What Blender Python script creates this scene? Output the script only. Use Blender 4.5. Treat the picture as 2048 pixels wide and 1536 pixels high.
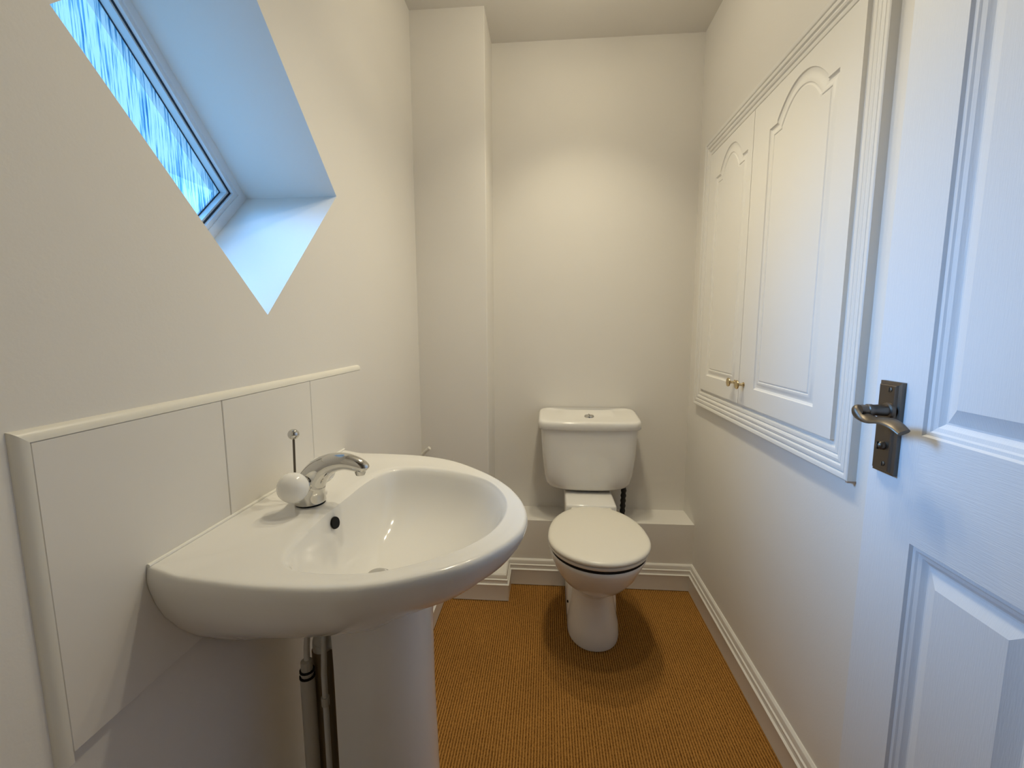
import bpy, bmesh, math, random
import numpy as np
from mathutils import Vector, Matrix

for o in list(bpy.data.objects):
    bpy.data.objects.remove(o)
SC = bpy.context.scene
COL = SC.collection

# ------------------------------------------------------------------ camera
HC, YAW, PITCH, ROLL, FPX = 1.0592, 0.0791, 0.1247, -0.0032, 889.3
cd = bpy.data.cameras.new('camera')
cd.sensor_width = 36.0
cd.lens = FPX / 2048 * 36.0
cd.clip_start = 0.01
cam = bpy.data.objects.new('camera', cd)
COL.objects.link(cam)
cam.location = (0, 0, HC)
cam.matrix_world = (Matrix.Translation((0, 0, HC)) @ Matrix.Rotation(YAW, 4, 'Z')
                    @ Matrix.Rotation(math.pi / 2 - PITCH, 4, 'X') @ Matrix.Rotation(ROLL, 4, 'Z'))
SC.camera = cam

# ------------------------------------------------------------------ sky and exposure
SKY_STRENGTH = 1.9
LAMP_WATTS = 1.0      # each of the three heads: the beam's visible edge on the walls
BEAM_WATTS = 12.5      # the heads' wide downward beam
BEAM_SIZE = 120
GLOW_WATTS = 1.35     # light spilling sideways from the frosted heads
DAY_FILL_WATTS = 2.35       # area light added at the pane to boost the window's daylight
DAY_FILL_TILT = 0.40
DAY_FILL_COL = (0.17, 0.44, 0.92)
LAMP_COL = (1.0, 0.90, 0.67)
w = bpy.data.worlds.new('overcast_sky')
SC.world = w
w.use_nodes = True
nt = w.node_tree
nt.nodes.clear()
wo = nt.nodes.new('ShaderNodeOutputWorld')
bg = nt.nodes.new('ShaderNodeBackground')
tc = nt.nodes.new('ShaderNodeTexCoord')
sx = nt.nodes.new('ShaderNodeSeparateXYZ')
rp = nt.nodes.new('ShaderNodeValToRGB')
rp.color_ramp.elements[0].position = 0.0
rp.color_ramp.elements[0].color = (0.255, 0.575, 1.0, 1)
rp.color_ramp.elements[1].position = 1.0
rp.color_ramp.elements[1].color = (0.20, 0.50, 1.0, 1)
nt.links.new(tc.outputs['Generated'], sx.inputs[0])
nt.links.new(sx.outputs['Z'], rp.inputs[0])
nt.links.new(rp.outputs[0], bg.inputs['Color'])
bg.inputs['Strength'].default_value = SKY_STRENGTH
nt.links.new(bg.outputs[0], wo.inputs['Surface'])
dl = bpy.data.lights.new('window_fill_light', 'AREA')
dl.shape = 'SQUARE'
dl.size = 0.34
dl.energy = DAY_FILL_WATTS
dl.color = DAY_FILL_COL
dl.spread = math.radians(60)
dlo = bpy.data.objects.new('window_fill_light', dl)
COL.objects.link(dlo)
# unseen fill light added at the pane, turned inwards and down
dlo.matrix_world = (Matrix.Translation((-0.742, 0.7491, 1.3731)) @ Vector((1, 0, -DAY_FILL_TILT)).to_track_quat('-Z', 'Y').to_matrix().to_4x4()
                    @ Matrix.Rotation(math.radians(45), 4, 'Z'))
vs = SC.view_settings
vs.view_transform = 'Standard'
vs.look = 'None'
vs.gamma = 1.0
vs.use_curve_mapping = False
vs.exposure = 0.0

# ------------------------------------------------------------------ room measures (metres)
XL, XR, D, H = -0.494, 0.592, 1.892, 2.172
YP, XP, YL, ZL, ZS = 1.685, -0.227, 1.750, 0.275, 0.107
XT = XL + 0.008
XS = XT + 0.0006                 # back face of the basin
YF = -1.25                      # far end of the landing behind the camera


# ------------------------------------------------------------------ materials
def new_mat(name):
    m = bpy.data.materials.new(name)
    m.use_nodes = True
    return m, m.node_tree, m.node_tree.nodes['Principled BSDF']


def add_bump(nt, bsdf, height_socket, strength, dist=0.001):
    b = nt.nodes.new('ShaderNodeBump')
    b.inputs['Strength'].default_value = strength
    b.inputs['Distance'].default_value = dist
    nt.links.new(height_socket, b.inputs['Height'])
    nt.links.new(b.outputs[0], bsdf.inputs['Normal'])


def tex_noise(nt, scale, detail=2.0, stretch=None, rough=0.5):
    t = nt.nodes.new('ShaderNodeTexCoord')
    n = nt.nodes.new('ShaderNodeTexNoise')
    n.inputs['Scale'].default_value = scale
    n.inputs['Detail'].default_value = detail
    n.inputs['Roughness'].default_value = rough
    if stretch:
        mp = nt.nodes.new('ShaderNodeMapping')
        mp.inputs['Scale'].default_value = stretch
        nt.links.new(t.outputs['Object'], mp.inputs[0])
        nt.links.new(mp.outputs[0], n.inputs['Vector'])
    else:
        nt.links.new(t.outputs['Object'], n.inputs['Vector'])
    return n


def paint(name, col, rough=0.6, bump=0.15, scale=260, var=0.02, stretch=None, spec=0.4):
    m, nt, b = new_mat(name)
    b.inputs['Roughness'].default_value = rough
    b.inputs['Specular IOR Level'].default_value = spec
    n = tex_noise(nt, 5.0, 4.0)
    mix = nt.nodes.new('ShaderNodeMix')
    mix.data_type = 'RGBA'
    mix.inputs['A'].default_value = tuple(c * (1 - var) for c in col) + (1,)
    mix.inputs['B'].default_value = tuple(min(1, c * (1 + var)) for c in col) + (1,)
    nt.links.new(n.outputs['Fac'], mix.inputs['Factor'])
    nt.links.new(mix.outputs['Result'], b.inputs['Base Color'])
    if bump:
        n2 = tex_noise(nt, scale, 3.0, stretch)
        add_bump(nt, b, n2.outputs['Fac'], bump)
    return m


def metal(name, col, rough, bump=0.0):
    m, nt, b = new_mat(name)
    b.inputs['Base Color'].default_value = col + (1,)
    b.inputs['Metallic'].default_value = 1.0
    n = tex_noise(nt, 60.0, 3.0)
    mr = nt.nodes.new('ShaderNodeMapRange')
    mr.inputs['To Min'].default_value = rough * 0.8
    mr.inputs['To Max'].default_value = rough * 1.2
    nt.links.new(n.outputs['Fac'], mr.inputs['Value'])
    nt.links.new(mr.outputs[0], b.inputs['Roughness'])
    if bump:
        add_bump(nt, b, n.outputs['Fac'], bump)
    return m


M = {}
M['wall'] = paint('wall_paint', (0.80, 0.77, 0.72), 0.62, 0.13, 240)
M['ceil'] = paint('ceiling_paint', (0.74, 0.71, 0.66), 0.8, 0.25, 240)
M['reveal'] = M['wall']
M['gloss'] = paint('white_gloss_paint', (0.80, 0.78, 0.74), 0.32, 0.06, 120)
M['cupboard'] = paint('white_cupboard_finish', (0.82, 0.80, 0.76), 0.38, 0.05, 150)
M['grain_v'] = paint('door_paint_upright_grain', (0.78, 0.78, 0.78), 0.42, 0.28, 90, 0.015, (1.0, 8.0, 0.45))
M['grain_h'] = paint('door_paint_level_grain', (0.78, 0.78, 0.78), 0.42, 0.28, 90, 0.015, (1.0, 0.45, 8.0))
M['ceramic'] = paint('white_glazed_ceramic', (0.80, 0.78, 0.74), 0.09, 0.0, 1, 0.01, spec=0.55)
M['seat'] = paint('cream_seat_plastic', (0.80, 0.76, 0.67), 0.24, 0.0, 1, 0.01)
M['tile'] = paint('matt_cream_tile', (0.79, 0.76, 0.71), 0.30, 0.03, 40, 0.01)
M['trim'] = paint('tile_edge_trim_plastic', (0.80, 0.77, 0.69), 0.32, 0.0, 1, 0.01)
M['grout'] = paint('grey_grout', (0.42, 0.39, 0.34), 0.9, 0.2, 400)
M['sealant'] = paint('white_sealant', (0.85, 0.83, 0.77), 0.4, 0.1, 90)
M['upvc'] = paint('white_window_plastic', (0.78, 0.80, 0.82), 0.35, 0.0, 1, 0.01)
M['gasket'] = paint('dark_gasket_rubber', (0.02, 0.03, 0.045), 0.6, 0.0, 1, 0.05)
M['spacer'] = paint('pale_spacer_bar', (0.66, 0.74, 0.78), 0.35, 0.0, 1, 0.02)
M['chrome'] = metal('polished_chrome', (0.62, 0.61, 0.585), 0.07)
M['bronze'] = metal('aged_bronze', (0.16, 0.135, 0.11), 0.38, 0.05)
M['bronze_hi'] = metal('worn_bronze', (0.155, 0.132, 0.105), 0.42, 0.05)
M['brass'] = metal('satin_brass', (0.62, 0.50, 0.30), 0.22)
M['black'] = paint('black_void', (0.006, 0.006, 0.006), 0.9, 0.0, 1, 0.0)
M['rubber'] = paint('black_braided_hose', (0.02, 0.018, 0.016), 0.6, 0.0, 1, 0.0)
M['plastic'] = paint('white_waste_plastic', (0.62, 0.60, 0.55), 0.4, 0.05, 50)
M['brownpipe'] = paint('brown_pipe_plastic', (0.20, 0.145, 0.085), 0.45, 0.05, 60)
M['pipe'] = paint('painted_pipe', (0.50, 0.47, 0.41), 0.5, 0.2, 60)
M['knob'] = paint('white_tap_ball', (0.86, 0.84, 0.80), 0.10, 0.0, 1, 0.01, spec=0.55)
M['lampwhite'] = paint('lamp_white_enamel', (0.8, 0.8, 0.78), 0.4, 0.0, 1, 0.0)
M['scuff'] = paint('chipped_board_edge', (0.42, 0.32, 0.24), 0.9, 0.3, 90)

m, nt, b = new_mat('cord_carpet')
n1 = tex_noise(nt, 420.0, 2.0, (1.0, 0.5, 1.0))
n2 = tex_noise(nt, 3.5, 3.0)
r1 = nt.nodes.new('ShaderNodeValToRGB')
r1.color_ramp.elements[0].position = 0.18
r1.color_ramp.elements[0].color = (0.12, 0.045, 0.008, 1)
r1.color_ramp.elements[1].position = 0.75
r1.color_ramp.elements[1].color = (0.62, 0.31, 0.078, 1)
# shade between the ribs painted into the colour, ridges kept lighter
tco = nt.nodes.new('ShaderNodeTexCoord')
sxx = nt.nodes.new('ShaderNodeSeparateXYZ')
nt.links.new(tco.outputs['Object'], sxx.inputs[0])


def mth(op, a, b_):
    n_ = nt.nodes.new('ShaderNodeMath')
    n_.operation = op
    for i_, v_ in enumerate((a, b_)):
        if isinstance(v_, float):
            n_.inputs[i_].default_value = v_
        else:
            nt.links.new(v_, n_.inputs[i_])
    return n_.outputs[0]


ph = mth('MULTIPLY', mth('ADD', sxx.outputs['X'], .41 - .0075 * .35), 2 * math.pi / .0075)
rib_shade = mth('MULTIPLY', mth('SINE', ph, 0.0), 0.20)
nt.links.new(mth('ADD', mth('MULTIPLY', n1.outputs['Fac'], .75), mth('ADD', rib_shade, .13)), r1.inputs[0])
mx = nt.nodes.new('ShaderNodeMix')
mx.data_type = 'RGBA'
mx.blend_type = 'MULTIPLY'
mx.inputs['Factor'].default_value = 0.35
nt.links.new(r1.outputs[0], mx.inputs['A'])
nt.links.new(n2.outputs['Fac'], mx.inputs['B'])
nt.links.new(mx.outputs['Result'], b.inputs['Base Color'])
b.inputs['Roughness'].default_value = 0.95
b.inputs['Specular IOR Level'].default_value = 0.1
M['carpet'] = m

# streaky obscure glass: passes the daylight, thin rods of it scatter
m, nt, b = new_mat('streaked_obscure_glass')
nt.nodes.remove(b)
out = nt.nodes['Material Output']
st = tex_noise(nt, 42.0, 3.0, (1.0, 5.6, 0.28))
ra = nt.nodes.new('ShaderNodeValToRGB')
ra.color_ramp.elements[0].position = 0.37
ra.color_ramp.elements[0].color = (0.18, 0.42, 0.60, 1)
ra.color_ramp.elements[1].position = 0.47
ra.color_ramp.elements[1].color = (0.95, 0.97, 0.95, 1)
nt.links.new(st.outputs['Fac'], ra.inputs[0])
tr = nt.nodes.new('ShaderNodeBsdfTransparent')
tl = nt.nodes.new('ShaderNodeBsdfTranslucent')
gl = nt.nodes.new('ShaderNodeBsdfGlossy')
gl.inputs['Roughness'].default_value = 0.15
nt.links.new(ra.outputs[0], tr.inputs['Color'])
nt.links.new(ra.outputs[0], tl.inputs['Color'])
m1 = nt.nodes.new('ShaderNodeMixShader')
m1.inputs[0].default_value = 0.12
nt.links.new(tr.outputs[0], m1.inputs[1])
nt.links.new(tl.outputs[0], m1.inputs[2])
m2 = nt.nodes.new('ShaderNodeMixShader')
m2.inputs[0].default_value = 0.04
nt.links.new(m1.outputs[0], m2.inputs[1])
nt.links.new(gl.outputs[0], m2.inputs[2])
nt.links.new(m2.outputs[0], out.inputs['Surface'])
M['glass'] = m

m, nt, b = new_mat('lit_lamp_face')
b.inputs['Base Color'].default_value = (0.9, 0.85, 0.7, 1)
b.inputs['Emission Color'].default_value = (1.0, 0.82, 0.55, 1)
b.inputs['Emission Strength'].default_value = 12.0
M['lampface'] = m

# ------------------------------------------------------------------ builders
ORG = {}


def tag(o, label, cat, kind=None, group=None):
    o['label'] = label
    o['category'] = cat
    if kind:
        o['kind'] = kind
    if group:
        o['group'] = group
    return o


def empty(name, loc, label, cat, kind=None, group=None):
    o = bpy.data.objects.new(name, None)
    o.empty_display_size = 0.05
    COL.objects.link(o)
    o.location = loc
    ORG[o.name] = Vector(loc)
    return tag(o, label, cat, kind, group)


def mesh(name, verts, faces, mat, parent=None, smooth=40, label=None):
    """verts in world coordinates"""
    me = bpy.data.meshes.new(name)
    off = ORG[parent.name] if parent else Vector((0, 0, 0))
    me.from_pydata([tuple(Vector(v) - off) for v in verts], [], faces)
    me.materials.append(M[mat])
    bm = bmesh.new()
    bm.from_mesh(me)
    bmesh.ops.recalc_face_normals(bm, faces=bm.faces)
    bm.to_mesh(me)
    bm.free()
    if smooth:
        me.shade_smooth()
        me.set_sharp_from_angle(angle=math.radians(smooth))
    o = bpy.data.objects.new(name, me)
    COL.objects.link(o)
    if parent:
        o.parent = parent
        ORG[o.name] = off
    if label:
        o['label'] = label
    return o


def merge(*parts):
    V, F = [], []
    for v, f in parts:
        n = len(V)
        V += [tuple(p) for p in v]
        F += [tuple(i + n for i in q) for q in f]
    return V, F


def box(x0, x1, y0, y1, z0, z1, bev=0.0, seg=2):
    if not bev:
        V = [(x, y, z) for x in (x0, x1) for y in (y0, y1) for z in (z0, z1)]
        F = [(0, 1, 3, 2), (4, 6, 7, 5), (0, 4, 5, 1), (2, 3, 7, 6), (0, 2, 6, 4), (1, 5, 7, 3)]
        return V, F
    bm = bmesh.new()
    bmesh.ops.create_cube(bm, size=1.0)
    for v in bm.verts:
        v.co = Vector(((x0 + x1) / 2 + v.co.x * (x1 - x0), (y0 + y1) / 2 + v.co.y * (y1 - y0),
                       (z0 + z1) / 2 + v.co.z * (z1 - z0)))
    bmesh.ops.bevel(bm, geom=bm.edges[:], offset=bev, segments=seg, affect='EDGES', profile=0.5)
    V = [tuple(v.co) for v in bm.verts]
    bm.verts.index_update()
    F = [tuple(v.index for v in f.verts) for f in bm.faces]
    bm.free()
    return V, F


def loft(rings, cap0=True, cap1=True, closed=True):
    n = len(rings[0])
    V = [p for r in rings for p in r]
    F = []
    for k in range(len(rings) - 1):
        for i in range(n if closed else n - 1):
            j = (i + 1) % n
            F.append((k * n + i, k * n + j, (k + 1) * n + j, (k + 1) * n + i))
    if cap0:
        F.append(tuple(range(n)))
    if cap1:
        F.append(tuple((len(rings) - 1) * n + i for i in range(n)))
    return V, F


def frame_of(t):
    t = Vector(t).normalized()
    a = Vector((0, 0, 1)) if abs(t.z) < 0.9 else Vector((0, 1, 0))
    u = t.cross(a).normalized()
    return u, t.cross(u).normalized()


def tube(path, radii, n=20, squash=1.0):
    P = [Vector(p) for p in path]
    if not hasattr(radii, '__len__'):
        radii = [radii] * len(P)
    rings = []
    for i, p in enumerate(P):
        t = P[min(i + 1, len(P) - 1)] - P[max(i - 1, 0)]
        u, v = frame_of(t)
        rings.append([tuple(p + radii[i] * (math.cos(a) * u + squash * math.sin(a) * v))
                      for a in (2 * math.pi * k / n for k in range(n))])
    return loft(rings)


def lathe(origin, axis, prof, n=28):
    """prof: list of (distance along axis, radius)"""
    o = Vector(origin)
    t = Vector(axis).normalized()
    u, v = frame_of(t)
    rings = [[tuple(o + d * t + max(r, 1e-5) * (math.cos(a) * u + math.sin(a) * v))
              for a in (2 * math.pi * k / n for k in range(n))] for d, r in prof]
    return loft(rings)


def ball(c, r, n=24, sq=(1, 1, 1)):
    rings = []
    for k in range(1, n // 2):
        th = math.pi * k / (n // 2)
        rings.append([(c[0] + sq[0] * r * math.sin(th) * math.cos(a), c[1] + sq[1] * r * math.sin(th) * math.sin(a),
                       c[2] + sq[2] * r * math.cos(th)) for a in (2 * math.pi * i / n for i in range(n))])
    return loft(rings)


def spline(pts, n, closed=False):
    """Catmull-Rom through pts, n points in all"""
    P = [np.array(p, float) for p in pts]
    N = len(P)
    segs = N if closed else N - 1
    out = []
    for i in range(n):
        s = i * segs / (n if closed else n - 1)
        k = min(int(s), segs - 1)
        t = s - k
        g = (lambda j: P[j % N]) if closed else (lambda j: P[min(max(j, 0), N - 1)])
        a, b_, c, d = g(k - 1), g(k), g(k + 1), g(k + 2)
        out.append(tuple(float(v) for v in 0.5 * ((2 * b_) + (c - a) * t + (2 * a - 5 * b_ + 4 * c - d) * t * t
                                + (3 * b_ - a - 3 * c + d) * t ** 3)))
    return out


def sweep_profile(prof, path, normals):
    """prof: (out, z) points; path: xy corners; normals: mitre vectors at each corner"""
    rings = []
    for (x, y), (nx, ny) in zip(path, normals):
        rings.append([(x + nx * t, y + ny * t, z) for t, z in prof])
    return rings


def plate_with_relief(x_front, x_back, rect, loops):
    """slab in the y,z plane facing -x. rect=(y0,y1,z0,z1); loops=[(list of (y,z), depth into slab)]"""
    bm = bmesh.new()
    y0, y1, z0, z1 = rect
    c = [(y0, z0), (y1, z0), (y1, z1), (y0, z1)]
    fr = [bm.verts.new((x_front, y, z)) for y, z in c]
    bk = [bm.verts.new((x_back, y, z)) for y, z in c]
    for i in range(4):
        j = (i + 1) % 4
        bm.faces.new((fr[i], fr[j], bk[j], bk[i]))
    bm.faces.new(bk)
    edges = [e for e in bm.edges if e.verts[0] in fr and e.verts[1] in fr]
    prev = None
    if not loops:
        bm.faces.new(fr)
    for L, dep in loops:
        vs_ = [bm.verts.new((x_front + dep, y, z)) for y, z in L]
        if prev is None:
            le = [bm.edges.new((vs_[i], vs_[(i + 1) % len(vs_)])) for i in range(len(vs_))]
            bmesh.ops.triangle_fill(bm, edges=edges + le, use_beauty=True)
        else:
            for i in range(len(vs_)):
                j = (i + 1) % len(vs_)
                bm.faces.new((prev[i], prev[j], vs_[j], vs_[i]))
        prev = vs_
    if prev:
        bm.faces.new(prev)
    bm.verts.index_update()
    V = [tuple(v.co) for v in bm.verts]
    F = [tuple(v.index for v in f.verts) for f in bm.faces]
    bm.free()
    return V, F


# ------------------------------------------------------------------ setting: shell
A, B, C_ = (0.7604, 1.0842), (1.0514, 1.3667), (0.4468, 1.3794)
E_ = (B[0] + C_[0] - A[0], B[1] + C_[1] - A[1])
DIA = [A, B, E_, C_]                        # the diamond opening, (y, z)
XW = XL - 0.221                             # room face of the window frame
XO = XL - 0.30                              # outer face of the left wall


def wall_left():
    bm = bmesh.new()
    for x in (XL, XO):
        rect = [bm.verts.new((x, y, z)) for y, z in ((YF, -0.02), (D + .1, -0.02), (D + .1, H + .05), (YF, H + .05))]
        hole = [bm.verts.new((x, y, z)) for y, z in DIA]
        ed = [bm.edges.new((r[i], r[(i + 1) % 4])) for r in (rect, hole) for i in range(4)]
        bmesh.ops.triangle_fill(bm, edges=ed, use_beauty=True)
        if x == XL:
            r0, h0 = rect, hole
    for a, b_ in ((r0, rect), (h0, hole)):
        for i in range(4):
            j = (i + 1) % 4
            bm.faces.new((a[i], a[j], b_[j], b_[i]))
    bm.verts.index_update()
    V = [tuple(v.co) for v in bm.verts]
    F = [tuple(v.index for v in f.verts) for f in bm.faces]
    bm.free()
    return V, F


V, F = wall_left()
tag(mesh('wall_left', V, F, 'wall', smooth=0), 'cream painted wall with a deep diamond-shaped window opening', 'wall', 'structure')
tag(mesh('wall_right', *box(XR, XR + .1, YF, D + .1, -.02, H + .05), 'wall', smooth=0),
    'cream painted wall carrying the two-door cupboard', 'wall', 'structure')
tag(mesh('wall_back', *box(XO, XR + .1, D, D + .1, -.02, H + .05), 'wall', smooth=0),
    'cream painted wall behind the toilet cistern', 'wall', 'structure')
tag(mesh('wall_corner', *box(XL - .005, XP, YP, D + .01, 0, H + .01, .002, 1), 'wall', smooth=0),
    'full-height boxed-in projection in the corner left of the toilet', 'wall', 'structure')
tag(mesh('ceiling', *box(XO, XR + .1, YF, D + .1, H, H + .05), 'ceil', smooth=0),
    'flat off-white painted ceiling above the toilet', 'ceiling', 'structure')
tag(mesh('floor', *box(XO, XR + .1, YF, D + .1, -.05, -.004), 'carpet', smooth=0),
    'floor slab under the brown ribbed carpet', 'floor', 'structure')
# entrance wall with its doorway (the camera stands in it) and the landing wall beyond
tag(mesh('wall_front', *merge(box(XL, -.17, -.03, .065, 0, H), box(.575, XR, -.03, .065, 0, H), box(-.17, .575, -.03, .065, 1.99, H)), 'wall', smooth=0),
    'cream entrance wall around the open doorway', 'wall', 'structure')
tag(mesh('wall_landing', *box(XL, XR, YF, YF + .02, 0, H), 'wall', smooth=0),
    'cream landing wall facing the open doorway', 'wall', 'structure')
# low boxed-in ledge behind the toilet, low pipe boxing along the left
tag(mesh('trim_1', *box(XP - .01, XR + .002, YL, D + .005, 0, ZL, .0015, 1), 'wall', smooth=0),
    'boxed-in pipe ledge running along the wall behind the toilet', 'pipe boxing', 'structure')
tag(mesh('trim_2', *merge(box(XL - .002, -.411, .065, 1.632, 0, ZS), box(XL - .002, -.160, 1.631, YL + .002, 0, ZS)), 'gloss', smooth=0),
    'low skirting-height pipe boxing in the corner behind the basin', 'pipe boxing', 'structure')

# ribbed carpet: real ribs with uneven loops
rng = np.random.default_rng(3)
PITCH_R = 0.0075
x0, x1, y0, y1 = -.41, XR - .001, -.02, 1.76
nr = int((x1 - x0) / PITCH_R)
ny = 330
xs, hs = [], []
for k in range(nr):
    for f, h in ((0.0, 0.0), (0.22, 0.05), (0.42, 0.92), (0.78, 0.92)):
        xs.append(x0 + (k + f) * PITCH_R)
        hs.append(h)
xs, hs = np.array(xs), np.array(hs)
ys = np.linspace(y0, y1, ny)
lump = rng.uniform(0.55, 1.0, (ny, nr)).repeat(4, axis=1)
wob = np.cumsum(rng.normal(0, .00012, (ny, 1)), axis=0) * 0.4
Zc = hs[None, :] * lump * 0.0058 - 0.0062
Xc = xs[None, :] + wob + rng.normal(0, .00018, (ny, len(xs)))
Yc = ys[:, None] + np.zeros((1, len(xs)))
Xc = np.clip(Xc, x0, x1)
verts = np.stack([Xc, Yc, Zc], -1).reshape(-1, 3)
nx = len(xs)
ii = (np.arange(ny - 1)[:, None] * nx + np.arange(nx - 1)[None, :]).reshape(-1)
faces = np.stack([ii, ii + 1, ii + nx + 1, ii + nx], -1)
me = bpy.data.meshes.new('carpet')
me.vertices.add(len(verts))
me.vertices.foreach_set('co', verts.ravel())
me.loops.add(faces.size)
me.loops.foreach_set('vertex_index', faces.ravel().astype(np.int32))
me.polygons.add(len(faces))
me.polygons.foreach_set('loop_start', (np.arange(len(faces)) * 4).astype(np.int32))
me.update(calc_edges=True)
me.validate()
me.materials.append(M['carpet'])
me.shade_smooth()
car = bpy.data.objects.new('carpet', me)
COL.objects.link(car)
tag(car, 'golden brown ribbed cord carpet covering the floor', 'carpet', 'stuff')

# skirting boards: one continuous mitred run, a board per stretch of wall
PROF = [(0, 0), (.016, 0), (.016, .060), (.0175, .065), (.012, .068), (.0115, .078), (.013, .084), (.009, .0865),
        (.009, .096), (.0075, .102), (.003, .107), (0, .107)]
path = [(-.411, .07), (-.411, 1.631), (-.160, 1.631), (-.160, YL), (XR, YL), (XR, .07)]
nrm = [(1, 0), (1, -1), (1, -1), (1, -1), (-1, -1), (-1, 0)]
rings = sweep_profile(PROF, path, nrm)
for k, (nm, lb) in enumerate([
        ('baseboard_left', 'white moulded skirting board along the left side behind the basin pedestal'),
        ('baseboard_corner', 'short white moulded skirting facing forward, left of the toilet foot'),
        ('baseboard_return', 'tiny white skirting return stepping back beside the toilet'),
        ('baseboard_back', 'white moulded skirting board directly behind the toilet foot'),
        ('baseboard_right', 'long white moulded skirting board below the cupboard wall')]):
    tag(mesh(nm, *loft([rings[k], rings[k + 1]]), 'gloss', smooth=25), lb, 'skirting', 'structure')

# ------------------------------------------------------------------ window
cy = sum(p[0] for p in DIA) / 4
cz = sum(p[1] for p in DIA) / 4


def dia(inset):
    """the diamond shrunk by inset (metres, measured square to its sides)"""
    k = 1 - inset / 0.2085
    return [(cy + (y - cy) * k, cz + (z - cz) * k) for y, z in DIA]


def dia_frame(i0, i1, xa, xb, i0b=None, i1b=None):
    rr = []
    for ins, x in ((i0, xa), (i1, xa), (i1 if i1b is None else i1b, xb), (i0 if i0b is None else i0b, xb)):
        rr.append([(x, y, z) for y, z in dia(ins)])
    V = [p for r in rr for p in r]
    F = []
    for k in range(4):
        for i in range(4):
            j, l = (i + 1) % 4, (k + 1) % 4
            F.append((k * 4 + i, k * 4 + j, l * 4 + j, l * 4 + i))
    return V, F


win = empty('window_1', (XW, cy, cz), 'diamond-shaped white window with streaky obscure glass at the end of its deep reveal', 'window', 'structure')
mesh('frame', *dia_frame(-.002, .019, XW, XW - .06), 'upvc', win, 0)
mesh('glazing_bead', *dia_frame(.017, .0275, XW - .003, XW - .045, .017, .0295), 'upvc', win, 0)
mesh('gasket', *dia_frame(.0270, .0305, XW - .010, XW - .0125), 'gasket', win, 0)
mesh('spacer_bar', *dia_frame(.0285, .0345, XW - .0125, XW - .028), 'spacer', win, 0)
mesh('gasket', *dia_frame(.0330, .0362, XW - .028, XW - .030), 'gasket', win, 0)
d = dia(.028)
mesh('pane', *loft([[(XW - .030, y, z) for y, z in d], [(XW - .036, y, z) for y, z in d]]), 'glass', win, 0,
     label='streaked obscure glass pane')

# ------------------------------------------------------------------ open door
XD, DY1, DY0, DZ0, DZ1, DT = .530, .755, .091, .012, 1.975, .035
door = empty('door_1', (XD + DT / 2, DY0, 0), 'white panelled door standing open along the right-hand wall', 'door', 'structure')
ST = .0945
py = [(DY1 - ST, DY1 - ST - .19), (DY0 + ST + .19, DY0 + ST)]   # the two panel columns
pz = [(.20, .7455), (.9057, 1.86)]
mid0, mid1 = py[1][0], py[0][1]
for y0_, y1_ in ((DY1 - ST, DY1), (DY0, DY0 + ST)):
    mesh('stile', *box(XD, XD + DT, y0_, y1_, DZ0, DZ1), 'grain_v', door, 0)
for z0_, z1_ in ((DZ0, pz[0][0]), (pz[0][1], pz[1][0]), (pz[1][1], DZ1)):
    mesh('rail', *box(XD, XD + DT, DY0 + ST, DY1 - ST, z0_, z1_), 'grain_h', door, 0)
for z0_, z1_ in pz:
    mesh('mullion', *box(XD, XD + DT, mid0, mid1, z0_, z1_), 'grain_v', door, 0)


def rect_loop(y0, y1, z0, z1, i):
    return [(y0 + i, z0 + i), (y1 - i, z0 + i), (y1 - i, z1 - i), (y0 + i, z1 - i)]


for ya, yb in py:
    lo, hi = min(ya, yb), max(ya, yb)
    for z0_, z1_ in pz:
        loops = [(rect_loop(lo, hi, z0_, z1_, i), dp) for i, dp in (
            (.0005, .0), (.003, .004), (.0075, .0045), (.010, .0065), (.0155, .008), (.019, .011), (.022, .0125), (.0245, .0125),
            (.0435, .0045), (.0455, .0035))]
        mesh('panel', *plate_with_relief(XD, XD + DT, (lo, hi, z0_, z1_), loops), 'grain_v', door, 18)

hd = bpy.data.objects  # door furniture hangs under the door as one part with its own pieces
pyc, pzc = .7165, .9055
HW, HH = .0215, .0715
V, F = merge(
    loft([[(XD, pyc + s * HW, pzc + t * HH) for s, t in ((-1, -1), (1, -1), (1, 1), (-1, 1))],
          [(XD - .006, pyc + s * HW, pzc + t * HH) for s, t in ((-1, -1), (1, -1), (1, 1), (-1, 1))],
          [(XD - .0075, pyc + s * (HW - .0045), pzc + t * (HH - .0045)) for s, t in ((-1, -1), (1, -1), (1, 1), (-1, 1))],
          [(XD - .0105, pyc + s * (HW - .0052), pzc + t * (HH - .0052)) for s, t in ((-1, -1), (1, -1), (1, 1), (-1, 1))],
          [(XD - .0115, pyc + s * (HW - .0065), pzc + t * (HH - .0065)) for s, t in ((-1, -1), (1, -1), (1, 1), (-1, 1))]]))
handle = mesh('handle', V, F, 'bronze', door, 20, label='dark bronze lever handle on a stepped backplate')
XPF = XD - .0115
NZ = .9335
mesh('rose', *lathe((XPF, .7095, NZ), (-1, 0, 0), [(-.001, .0125), (.003, .012), (.004, .009), (.024, .0085), (.025, .0093), (.031, .0093), (.032, .008), (.038, .0085), (.042, .008)]), 'bronze', handle)
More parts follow.
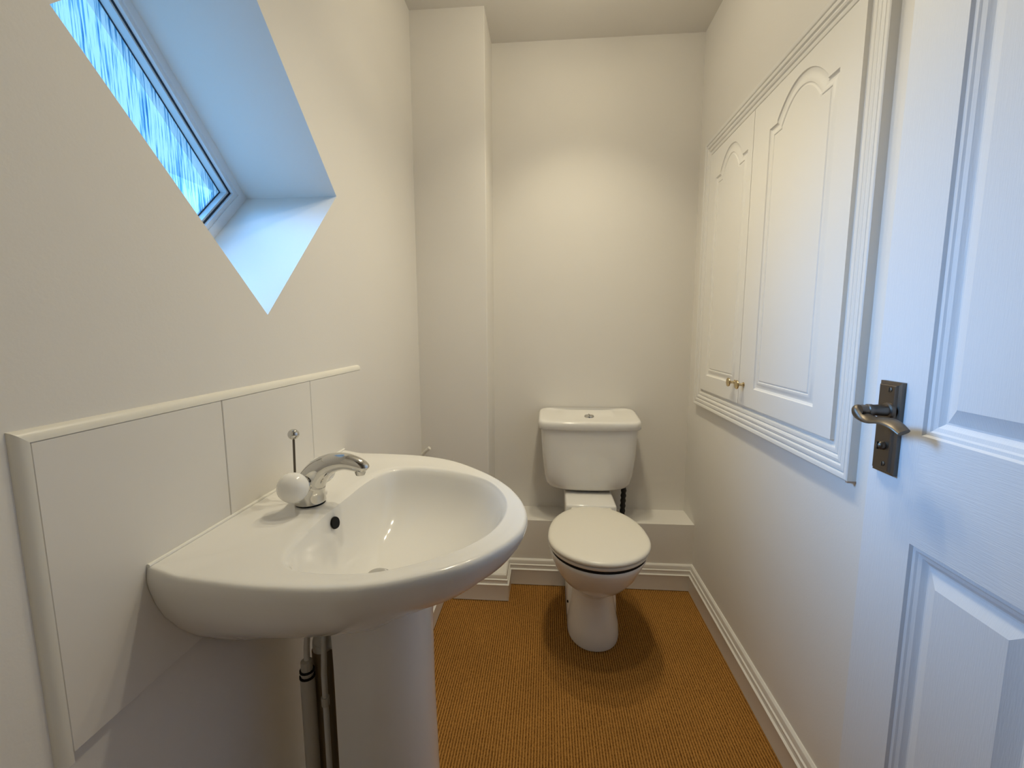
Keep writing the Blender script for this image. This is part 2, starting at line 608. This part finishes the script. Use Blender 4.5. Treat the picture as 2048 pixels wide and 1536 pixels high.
# lever: a flat curved blade curling up at the neck end and drooping to the tip
sec = spline([(0.4830, .7245, .9300, .0050, .0055), (0.4820, .7215, .9295, .0085, .0105), (0.4815, .7140, .9285, .0095, .0118), (0.4815, .7050, .9255, .0098, .0085),
              (0.4820, .6940, .9225, .0100, .0050), (0.4825, .6800, .9225, .0104, .0034), (0.4830, .6640, .9250, .0106, .0030), (0.4835, .6480, .9255, .0102, .0030),
              (0.4845, .6330, .9225, .0096, .0030), (0.4860, .6190, .9160, .0085, .0026)], 40)
rr = []
for x_, y_, z_, hx, hz in sec:
    y_ = .7245 - (.7245 - y_) * .86
    wv, nv = Vector((1, 0, .38)).normalized(), Vector((-.38, 0, 1)).normalized()
    rr.append([tuple(Vector((x_, y_, z_)) + hx * math.copysign(abs(math.cos(a_)) ** .8, math.cos(a_)) * wv + hz * math.sin(a_) * nv)
               for a_ in (2 * math.pi * i / 18 for i in range(18))])
mesh('lever', *loft(rr), 'bronze_hi', handle)
mesh('thumb_turn', *merge(lathe((XPF, .7135, .878), (-1, 0, 0), [(-.001, .0070), (.004, .0066), (.007, .0050), (.0085, .002)], 20)), 'bronze_hi', handle)
mesh('turn_slot', *box(XPF - .0088, XPF - .004, .7127, .7143, .8722, .8838), 'black', handle, 0)
for zz in (.9650, .8500):
    mesh('screw', *lathe((XPF, .7105, zz), (-1, 0, 0), [(-.002, .0040), (.0006, .0039), (.0012, .0028)], 16), 'bronze_hi', handle)
    mesh('screw_slot', *box(XPF - .0015, XPF - .0002, .7099, .7111, zz - .0034, zz + .0034), 'black', handle, 0)
mesh('latch_plate', *box(XD + .006, XD + .028, DY1 - .0005, DY1 + .0012, .84, .99, .0005, 1), 'bronze', door, 0)
for zz in (.25, 1.05, 1.75):
    mesh('hinge', *tube([(XD - .004, DY0 - .004, zz), (XD - .004, DY0 - .004, zz + .09)], .005, 12), 'bronze', door)

# ------------------------------------------------------------------ wall cupboard
XC, CY0, CY1, CZ0, CZ1 = .574, .872, 1.781, .765, 1.725
cup = empty('wall_cupboard', (XR, (CY0 + CY1) / 2, CZ0), 'white built-in wall cupboard with two arched-panel doors in a fluted frame', 'cupboard')
FW = .056
FP = [(0, 0), (0, .0165), (.002, .018), (.008, .018), (.011, .0165), (.0125, .0125), (.0145, .0155), (.019, .0165), (.024, .0155),
      (.0265, .0110), (.029, .0135), (.034, .0145), (.0385, .0130), (.041, .0090), (.0435, .0115), (.048, .0120), (.0525, .0105),
      (.0535, .0070), (FW, .0065), (FW, 0)]
fc = [(CY0, CZ0), (CY1, CZ0), (CY1, CZ1), (CY0, CZ1)]
fn = [(1, 1), (-1, 1), (-1, -1), (1, -1)]
ringf = [[(XR - h, y + a * t, z + c * t) for t, h in FP] for (y, z), (a, c) in zip(fc, fn)]
for k in range(4):
    mesh('frame_moulding', *loft([ringf[k], ringf[(k + 1) % 4]]), 'gloss', cup, 28)
IY0, IY1, IZ0, IZ1 = CY0 + FW, CY1 - FW, CZ0 + FW, CZ1 - FW
mesh('backing', *box(XR - .004, XR, IY0 - .003, IY1 + .003, IZ0 - .003, IZ1 + .003), 'gloss', cup, 0)
mesh('chipped_edge', *box(XC + .001, XR + .0005, CY0 - .001, CY0 + .004, CZ0 - .0025, CZ0 + .0005), 'scuff', cup, 0, label='bare chipped lower corner of the frame')
SPL = 1.387
ZB, ZT = .8305, IZ1 - .002


def arch_loop(yl, yr, zb, zs, rise, stub, n=36):
    """closed outline, going round: bottom, right side, shoulder, arch, shoulder, left side"""
    pts = []
    for k in range(8):
        pts.append((yl + (yr - yl) * k / 8, zb))
    for k in range(10):
        pts.append((yr, zb + (zs - zb) * k / 10))
    pts.append((yr, zs))
    pts.append((yr - stub, zs))
    a, c = yr - stub, yl + stub
    for k in range(1, n):
        t = k / n
        u = 2 * t - 1
        pts.append((a + (c - a) * (0.5 - 0.5 * math.cos(math.pi * t)), zs + .006 + rise * (1 - abs(math.cos(math.pi * t)) ** 2.1)))
    pts.append((yl + stub, zs))
    pts.append((yl, zs))
    for k in range(1, 10):
        pts.append((yl, zs - (zs - zb) * k / 10))
    return pts


def cup_door(y0_, y1_, knob_y, lab):
    ow = .0
    yl, yr = y0_ + .068, y1_ - .093 if y1_ < 1.5 else y1_ - .053
    if y1_ > 1.5:
        yl = y0_ + .032
    zb, zs = .886, 1.575
    def lp(i, dstub):
        return arch_loop(yl + i, yr - i, zb + i, zs - i * .95, .058 - i * .25, .038 - dstub)
    loops = [(lp(0, 0), 0.0), (lp(.0015, .0), .0030), (lp(.006, .0), .0048), (lp(.011, .001), .0045), (lp(.016, .0015), .0022),
             (lp(.0205, .002), .0012), (lp(.023, .002), .0014), (lp(.0245, .002), .0032), (lp(.0262, .002), .0034), (lp(.0285, .002), .0012)]
    XF = XR - .0125
    V, F = plate_with_relief(XF, XR - .003, (y0_, y1_, ZB, ZT), loops)
    dr = mesh('door', V, F, 'cupboard', cup, 22, label=lab)
    kz = .8915
    mesh('knob', *lathe((XF, knob_y, kz), (-1, 0, 0), [(-.002, .0075), (.001, .0075), (.002, .0052), (.006, .0040), (.012, .0042),
                                                     (.016, .0075), (.0175, .0125), (.0195, .0138), (.0215, .0130), (.0230, .0085), (.0235, .002)]),
         'brass', dr, label='small brass mushroom knob')


cup_door(IY0 + .012, SPL - .0012, 1.3545, 'nearer cupboard door')
cup_door(SPL + .0012, IY1 - .001, 1.4165, 'farther cupboard door')

# ------------------------------------------------------------------ splashback
TY, TZ, TW, TH = .372, .9536, .25, .33
spl = empty('tiled_splashback', (XL, TY, TZ - TH), 'row of three cream wall tiles with edge trim behind the basin', 'splashback')
mesh('grout_bed', *box(XL - .001, XT - .0022, TY - .001, TY + 3 * TW, TZ - TH, TZ), 'grout', spl, 0)
for k in range(3):
    mesh('tile', *box(XL, XT, TY + k * TW + .0006, TY + (k + 1) * TW - .0006, TZ - TH, TZ - .0005, .0009, 1), 'tile', spl, 30)
# quarter-round plastic trim, mitred at the near top corner
q = [(0.0, 0.0), (.0085, 0.0)] + [(.0085 * math.cos(a), .012 * math.sin(a)) for a in (math.pi / 2 * k / 7 for k in range(1, 7))] + [(0.0, .012)]
r_end = [(XL + h, TY + 3 * TW, TZ + s) for h, s in q]
r_mit = [(XL + h, TY - s, TZ + s) for h, s in q]
r_bot = [(XL + h, TY - s, TZ - TH - .010) for h, s in q]
mesh('top_trim', *loft([r_end, r_mit]), 'trim', spl, 35)
mesh('side_trim', *loft([r_mit, r_bot]), 'trim', spl, 35)

# ------------------------------------------------------------------ wash basin
RIM = .765
far = [(-.486, 1.006), (-.426, 1.0055), (-.365, 1.004), (-.283, .992), (-.204, .956), (-.128, .886), (-.077, .818), (-.046, .752), (-.0305, .690)]
near = [(-.0305, .640), (-.040, .606), (-.062, .566), (-.098, .523), (-.143, .493), (-.192, .469), (-.236, .4575), (-.281, .453), (-.342, .4535), (-.395, .459), (-.446, .466), (-.486, .472)]
NB = 120
front = spline(far + near, NB - 20)
back = [(XS, .472 + (1.006 - .472) * (k + 1) / 21) for k in range(20)]
OUT = [(max(x, XS), y) for x, y in front] + back
isback = [x <= XS + 1e-4 for x, y in OUT]
inn = [(-.066, .697), (-.079, .768), (-.120, .838), (-.189, .882), (-.255, .903), (-.305, .900), (-.338, .868), (-.350, .805), (-.3525, .735), (-.354, .650),
       (-.350, .575), (-.338, .525), (-.313, .497), (-.275, .490), (-.235, .492), (-.200, .501), (-.155, .528), (-.110, .570), (-.078, .625)]
INS = spline(inn, 400, True)
DR = (-.286, .692)                                   # the waste outlet
# pair the inner outline with the outer one by angle round a point in the bowl
cc = (-.250, .715)
ang = np.unwrap([math.atan2(y - cc[1], x - cc[0]) for x, y in INS])
if ang[-1] < ang[0]:
    INS = INS[::-1]
    ang = np.unwrap([math.atan2(y - cc[1], x - cc[0]) for x, y in INS])
angp = np.concatenate([ang - 2 * math.pi, ang, ang + 2 * math.pi])
ix = np.tile([p[0] for p in INS], 3)
iy = np.tile([p[1] for p in INS], 3)
INN = []
for x, y in OUT:
    a = math.atan2(y - cc[1], x - cc[0])
    INN.append((float(np.interp(a, angp, ix)), float(np.interp(a, angp, iy))))


def inset(p, s, bk):
    x, y = p
    tx, ty = min(max(x, -.43), -.24), .725
    dx, dy = tx - x, ty - y
    L = math.hypot(dx, dy) or 1
    s = min(s, L * .97)
    nx_ = x if bk else x + dx / L * s
    ny_ = y + dy / L * s
    return (max(nx_, XS), ny_)


def deck_z(x, y):
    up = max(0.0, 1 - (x - XT) / .05)
    return RIM + .0065 * up * up * (3 - 2 * up)


rings = []
side = [(.225, .205), (.217, .190), (.200, .156), (.170, .111), (.131, .066), (.102, .040), (.070, .0185), (.045, .008), (.024, .002), (.013, .0), (.006, .0005)]
for dp, s in side:
    rr = []
    for p, b_ in zip(OUT, isback):
        fr_ = min(1, max(0, (p[0] + .486) / .30))
        f2 = min(1, max(0, (p[0] + .25) / .2))
        rr.append(inset(p, s * (1 + .25 * f2), b_) + (RIM - dp * (1 - .28 * fr_ * min(1, dp / .02)),))
    rings.append(rr)
for dp, s in ((.0018, .0022), (.0004, .0052), (.0, .010)):
    rings.append([(lambda q_: q_ + (deck_z(*q_) - dp,))(inset(p, s, b_)) for p, b_ in zip(OUT, isback)])
for f, dz in ((.35, -.001), (.65, -.0018), (.85, -.0012), (.93, -.0014)):
    rr = []
    for p, q_, b_ in zip(OUT, INN, isback):
        o_ = inset(p, .012, b_)
        x, y = o_[0] + (q_[0] - o_[0]) * f, o_[1] + (q_[1] - o_[1]) * f
        rr.append((x, y, deck_z(x, y) + dz))
    rings.append(rr)
BD = .126
for s, g in ((1.0, .020), (.985, .050), (.965, .110), (.93, .24), (.88, .40), (.80, .57), (.70, .71), (.58, .82), (.45, .90), (.30, .955), (.17, .985), (.085, 1.0)):
    rings.append([(DR[0] + (q_[0] - DR[0]) * s, DR[1] + (q_[1] - DR[1]) * s, RIM - .001 - BD * g) for q_ in INN])
bas = empty('wash_basin', (XT, .725, RIM - .22), 'white ceramic wash basin with a rounded front on the tiled wall', 'basin')
mesh('bowl', *loft(rings), 'ceramic', bas, 60)
mesh('waste_ring', *lathe((DR[0], DR[1], RIM - BD - .003), (0, 0, 1), [(0, .020), (.003, .0235), (.0055, .0225), (.0055, .017), (.003, .016)], 32), 'chrome', bas)
mesh('plug', *lathe((DR[0], DR[1], RIM - BD - .002), (0, 0, 1), [(0, .016), (.006, .0175), (.009, .016), (.0105, .009), (.011, .001)], 28), 'chrome', bas)
# overflow hole in the steep back of the bowl
mesh('overflow_hole', *lathe((-.3480, .6745, .7415), (1, -.15, .25), [(0, .0100), (.0012, .0100), (.0030, .0095)], 24), 'black', bas)
seal = [(XT + .0018, .4745 + .5300 * k / 20, .7722) for k in range(21)]
mesh('sealant', *tube(seal, .0026, 8), 'sealant', bas)

# ------------------------------------------------------------------ pedestal
ped = empty('basin_pedestal', (-.28, .725, 0), 'white ceramic pedestal leg open at the back, under the basin', 'pedestal')


def ped_ring(z):
    fl = max(0, (.12 - z) / .12) ** 2 * .012
    top = max(0, (z - .50) / .1) ** 2 * .006
    hw = .086 + fl + top
    xf = -.206 + fl + .010 * max(0, (.40 - z) / .4)
    xb = -.346
    out, inn_ = [], []
    n = 22
    for k in range(n + 1):
        a = -math.pi / 2 + math.pi * k / n
        ca, sa = math.cos(a), math.sin(a)
        e = .62
        px = xb + .03 + (xf - xb - .03) * abs(ca) ** e
        pyy = .725 + hw * math.copysign(abs(sa) ** .8, sa)
        out.append((px, pyy, z))
        inn_.append((xb + .03 + (xf - .016 - xb - .03) * abs(ca) ** e, .725 + (hw - .014) * math.copysign(abs(sa) ** .8, sa), z))
    out = [(xb, .725 - hw + .002, z)] + out + [(xb, .725 + hw - .002, z)]
    inn_ = [(xb, .725 - hw + .012, z)] + inn_ + [(xb, .725 + hw - .012, z)]
    return out + inn_[::-1]


mesh('body', *loft([ped_ring(z) for z in (0.0, .02, .05, .10, .2, .3, .4, .5, .55, .604)]), 'ceramic', ped, 50)

# pipes behind the pedestal
sp = empty('supply_pipe', (-.43, .690, ZS), 'grey painted water pipe with a compression joint behind the pedestal, nearest the wall', 'pipe', group=None)
mesh('pipe', *tube([(-.423, .692, ZS), (-.423, .692, .445)], .0125, 18), 'pipe', sp)
mesh('tail', *tube([(-.423, .692, .45), (-.421, .692, .50), (-.418, .694, .535)], .0052, 14), 'plastic', sp)
mesh('nut', *lathe((-.423, .692, .440), (0, 0, 1), [(0, .0128), (.004, .0128), (.005, .0105), (.010, .0105), (.011, .0120), (.015, .0120), (.016, .0100), (.034, .0098), (.037, .0060)], 12), 'pipe', sp, 20)
mesh('joint_ring', *lathe((-.423, .692, .4435), (0, 0, 1), [(0, .0134), (.003, .0134)], 18), 'black', sp)
mesh('joint_ring', *lathe((-.423, .692, .4545), (0, 0, 1), [(0, .0126), (.003, .0126)], 18), 'black', sp)
sp2 = empty('supply_pipe', (-.386, .681, ZS), 'thin white water pipe inside the pedestal, behind the grey jointed pipe', 'pipe')
mesh('pipe', *tube([(-.386, .681, ZS), (-.386, .681, .46), (-.384, .686, .535)], .0048, 14), 'plastic', sp2)
mesh('nut', *lathe((-.386, .681, .40), (0, 0, 1), [(0, .0068), (.016, .0068)], 12), 'pipe', sp2, 20)
wt = empty('waste_trap', (-.39, .715, .45), 'off-white plastic waste trap under the basin, behind the pedestal', 'waste pipe')
mesh('outlet', *tube([(-.300, .715, .508), (-.392, .715, .506)], .0165, 22), 'plastic', wt)
mesh('collar', *tube([(-.372, .715, .507), (-.388, .715, .507)], .0205, 22), 'plastic', wt)
mesh('elbow', *tube(spline([(-.390, .715, .506), (-.402, .718, .503), (-.409, .722, .490), (-.410, .724, .470)], 14), .0165, 20), 'plastic', wt)
mesh('drop_pipe', *tube([(-.410, .724, .475), (-.410, .724, ZS)], .0185, 22), 'brownpipe', wt)
mesh('bottle', *lathe((-.290, .715, .400), (0, 0, 1), [(0, .018), (.004, .026), (.075, .026), (.08, .029), (.10, .029), (.102, .020), (.135, .018)], 26), 'plastic', wt)

# ------------------------------------------------------------------ tap
tp = empty('basin_tap', (-.402, .701, RIM), 'chrome monobloc basin tap with white ball handles', 'tap')
TZ0 = RIM + .0015
path = spline([(-.402, .701, TZ0), (-.402, .701, TZ0 + .018), (-.397, .701, TZ0 + .036), (-.384, .701, TZ0 + .054), (-.364, .701, TZ0 + .067),
               (-.340, .701, TZ0 + .0715), (-.318, .701, TZ0 + .067), (-.305, .701, TZ0 + .061), (-.3005, .701, TZ0 + .0575)], 44)
rad = [r[0] for r in spline([(.0250,), (.0240,), (.0232,), (.0208,), (.0172,), (.0145,), (.0125,), (.0102,), (.006,)], 44)]
mesh('body', *tube(path, rad, 28), 'chrome', tp, 70)
mesh('base_seal', *lathe((-.402, .701, RIM - .001), (0, 0, 1), [(0, .0238), (.0026, .0235)], 30), 'black', tp)
mesh('aerator', *lathe((-.312, .701, TZ0 + .049), (0, 0, 1), [(0, .0075), (.004, .009), (.014, .009)], 22), 'chrome', tp)
for s in (-1, 1):
    mesh('handle_collar', *lathe((-.401, .701, TZ0 + .034), (-.05, s, .10), [(0, .012), (.016, .014), (.026, .0165), (.028, .015)], 22), 'chrome', tp)
    kb = mesh('ball_handle', *ball((-.404, .701 + s * .0455, TZ0 + .0405), .0245, 28, (1, .92, 1)), 'knob', tp, 80, label='white ball handle')
mesh('plug_rod', *tube([(-.430, .704, RIM + .004), (-.427, .704, RIM + .110)], .0019, 10), 'bronze_hi', tp)
mesh('rod_ball', *ball((-.4268, .704, RIM + .1175), .0092, 20), 'chrome', tp, 80)

# ------------------------------------------------------------------ toilet
TX = .167
wc = empty('toilet', (TX, 1.45, 0), 'white close-coupled toilet with its cream lid closed', 'toilet')
NP = 48


def egg(z, hw, yf, yb, p=2.0, wy=None, pb=2.6):
    """ring: rounded at the front (small y), fuller at the back"""
    ym = yf + (yb - yf) * .46 if wy is None else wy
    r = []
    for k in range(NP):
        a = 2 * math.pi * k / NP
        c, s = math.cos(a), math.sin(a)
        e = 2 / (p if s < 0 else pb)
        x = TX + hw * math.copysign(abs(c) ** (2 / p if s < 0 else e), c)
        y = ym + (ym - yf if s < 0 else yb - ym) * math.copysign(abs(s) ** e, s)
        r.append((x, y, z))
    return r


R_ = [egg(0.0, .089, 1.362, 1.64, 2.2), egg(.012, .0895, 1.360, 1.64, 2.2), egg(.045, .086, 1.366, 1.64, 2.2), egg(.09, .077, 1.378, 1.65, 2.2),
      egg(.13, .071, 1.388, 1.65, 2.2), egg(.162, .069, 1.392, 1.66, 2.1), egg(.178, .072, 1.386, 1.67, 2.1), egg(.192, .083, 1.366, 1.675, 2.0),
      egg(.21, .101, 1.332, 1.68, 2.0), egg(.24, .122, 1.290, 1.68, 2.0), egg(.28, .140, 1.249, 1.675, 2.0), egg(.32, .152, 1.224, 1.665, 2.0),
      egg(.345, .1585, 1.207, 1.655, 2.0), egg(.358, .1595, 1.204, 1.655, 2.0), egg(.3635, .157, 1.208, 1.652, 2.0),
      egg(.3645, .128, 1.245, 1.62, 2.0), egg(.33, .115, 1.27, 1.58, 2.0), egg(.26, .07, 1.34, 1.52, 2.0)]
pan = mesh('pan', *loft(R_), 'ceramic', wc, 60)
# shelf carrying the cistern, and the rear flare of the foot
mesh('cistern_shelf', *box(TX - .0945, TX + .0945, 1.600, 1.835, .285, .406, .010, 3), 'ceramic', wc, 50)
foot = []
for z, hw, ya, yb in ((0, .089, 1.47, 1.70), (.03, .089, 1.47, 1.70), (.10, .088, 1.49, 1.70), (.15, .080, 1.52, 1.70), (.19, .07, 1.55, 1.70)):
    foot.append([(TX + sx_ * hw * f, y, z) for sx_, f, y in ((-1, .80, ya), (-1, .97, ya + .03), (-1, 1, ya + .06), (-1, 1, yb), (1, 1, yb), (1, 1, ya + .06), (1, .97, ya + .03), (1, .80, ya))])
mesh('foot_flare', *loft(foot), 'ceramic', wc, 50)
mesh('floor_screw', *lathe((TX - .0845, 1.515, .075), (-1, -.3, .1), [(0, .005), (.004, .0045), (.005, .002)], 14), 'black', wc)


def lid_ring(z, s, dy=0):
    yf, yb, hw, ym = 1.196 + s, 1.607 - s, .1605 - s, 1.365
    r = []
    for k in range(64):
        a = 2 * math.pi * k / 64
        c, sn = math.cos(a), math.sin(a)
        e = 2 / (2.0 if sn < 0 else 2.15)
        r.append((TX + hw * math.copysign(abs(c) ** e, c), ym + (ym - yf if sn < 0 else yb - ym) * math.copysign(abs(sn) ** e, sn), z))
    return r


mesh('seat', *loft([lid_ring(.3715, .012), lid_ring(.3722, .0065), lid_ring(.3755, .0035), lid_ring(.3815, .0035), lid_ring(.3838, .0085), lid_ring(.384, .03)]), 'seat', wc, 50)
mesh('seat_gap', *loft([lid_ring(.362, .010), lid_ring(.3725, .009)]), 'black', wc, 0)
mesh('lid', *loft([lid_ring(.3842, .030), lid_ring(.3852, .0075), lid_ring(.3870, .0022), lid_ring(.3890, .0005), lid_ring(.3925, .0), lid_ring(.3970, .0015), lid_ring(.4002, .006),
                   lid_ring(.4018, .014), lid_ring(.4025, .03), lid_ring(.403, .07), lid_ring(.4032, .12)]), 'seat', wc, 60)
mesh('hinge_bar', *box(TX - .075, TX + .075, 1.585, 1.612, .376, .396, .006, 2), 'seat', wc, 40)


def cis_ring(z, hw, yf, yb, p=5.0, bow=.010):
    r = []
    for k in range(72):
        a = 2 * math.pi * (k + .5) / 72
        c, s = math.cos(a), math.sin(a)
        x = hw * math.copysign(abs(c) ** (2 / p), c)
        yy = math.copysign(abs(s) ** (2 / p), s)
        ym, hy = (yf + yb) / 2, (yb - yf) / 2
        y = ym + hy * yy
        if s < 0:
            y -= bow * (1 - (x / hw) ** 2) * abs(yy)
        r.append((TX + x, y, z))
    return r


YB = D - .004
mesh('cistern', *loft([cis_ring(.411, .105, 1.775, YB, 3), cis_ring(.412, .132, 1.748, YB, 3.2), cis_ring(.417, .150, 1.730, YB, 3.6), cis_ring(.427, .162, 1.718, YB, 4),
                       cis_ring(.445, .170, 1.711, YB, 5), cis_ring(.48, .1755, 1.706, YB, 6), cis_ring(.56, .1835, 1.702, YB, 7), cis_ring(.672, .1905, 1.700, YB, 8)]), 'ceramic', wc, 60)


def clid_ring(z, s, k=0.0):
    rr_ = cis_ring(z, .2005 - s, 1.691 + s, YB, 7)
    return [(x, y, z_ + k * .021 * (max(0, (y - 1.70) / .186)) ** 1.0) for x, y, z_ in rr_]


cl = mesh('cistern_lid', *loft([clid_ring(.668, .012), clid_ring(.668, .003), clid_ring(.671, .0), clid_ring(.690, .0, .6), clid_ring(.696, .0015, .8), clid_ring(.6995, .005, 1),
                                clid_ring(.7005, .011, 1), clid_ring(.6995, .03, .9), clid_ring(.6985, .06, .7), clid_ring(.6985, .085, .65)]), 'ceramic', wc, 60)
mesh('flush_button', *merge(lathe((.1705, 1.782, .703), (0, 0, 1), [(0, .0200), (.005, .0195), (.008, .017), (.0095, .010), (.010, .001)], 28)), 'chrome', cl, 50)
mesh('button_split', *box(.1699, .1711, 1.764, 1.800, .709, .7134), 'black', cl, 0)
hs_ = empty('supply_hose', (.318, 1.79, ZL), 'black corrugated water hose dropping behind the toilet pan', 'hose')
hp = [(.318, 1.795, .425)] + [(.3185 - .004 * k / 12 + .0, 1.795, .405 - .13 * k / 12) for k in range(13)]
hr = [.010] + [.0088 + (.0030 if k % 2 else 0) for k in range(13)]
mesh('hose', *tube(hp, hr, 14), 'rubber', hs_, 20)

# white pipe end poking from the left wall beyond the basin
stub = mesh('pipe_stub', *tube([(XL - .002, 1.672, .556), (-.470, 1.664, .584), (-.455, 1.660, .597)], .0072, 14), 'trim')
tag(stub, 'short white plastic pipe end sticking out beyond the basin by the corner', 'pipe')

# ------------------------------------------------------------------ ceiling lamp: three adjustable heads on a straight bar
LC = (.08, 1.10)
lamp = empty('ceiling_spotlight', (LC[0], LC[1], H), 'white three-head bar spotlight on the ceiling above the doorway side', 'lamp')
mesh('bar', *box(LC[0] - .03, LC[0] + .03, LC[1] - .30, LC[1] + .32, H - .022, H, .006, 2), 'lampwhite', lamp, 40)
heads = [((.02, .27), (.06, .50, -.84), (.02, .06, -1), 1.2), ((-.02, .04), (-.55, .10, -.82), (.05, -.12, -1), .85), ((.02, -.24), (.50, .10, -.86), (-.08, -.12, -1), .95)]
for (dx, dy), aim, down, share in heads:
    p = Vector((LC[0] + dx, LC[1] + dy, H - .085))
    a = Vector(aim).normalized()
    hd_ = mesh('head', *lathe(p - a * .045, a, [(0, .012), (.004, .022), (.05, .031), (.058, .031), (.058, .027), (.048, .026)], 26), 'lampwhite', lamp)
    mesh('arm', *tube([(LC[0] + dx * .5, LC[1] + dy, H - .02), tuple(p - a * .04)], .005, 10), 'lampwhite', lamp)
    mesh('bulb_face', *lathe(p + a * .004, a, [(0, .0255), (.003, .0250)], 24), 'lampface', hd_)
    for nm, ty, watts, size, blend, rad, axis in (('bulb', 'SPOT', LAMP_WATTS, 70, .45, .024, a), ('beam', 'SPOT', BEAM_WATTS * share, BEAM_SIZE, 1.0, .03, Vector(down).normalized()),
                                                  ('glow', 'POINT', GLOW_WATTS, 0, 0, .03, a)):
        ld = bpy.data.lights.new(nm, ty)
        ld.energy = watts
        ld.color = LAMP_COL
        ld.shadow_soft_size = rad
        if ty == 'SPOT':
            ld.spot_size = math.radians(size)
            ld.spot_blend = blend
        lo_ = bpy.data.objects.new(nm, ld)
        COL.objects.link(lo_)
        lo_.parent = lamp
        lo_.location = p + a * .045 - ORG[lamp.name]
        lo_.rotation_euler = axis.to_track_quat('-Z', 'Y').to_euler()
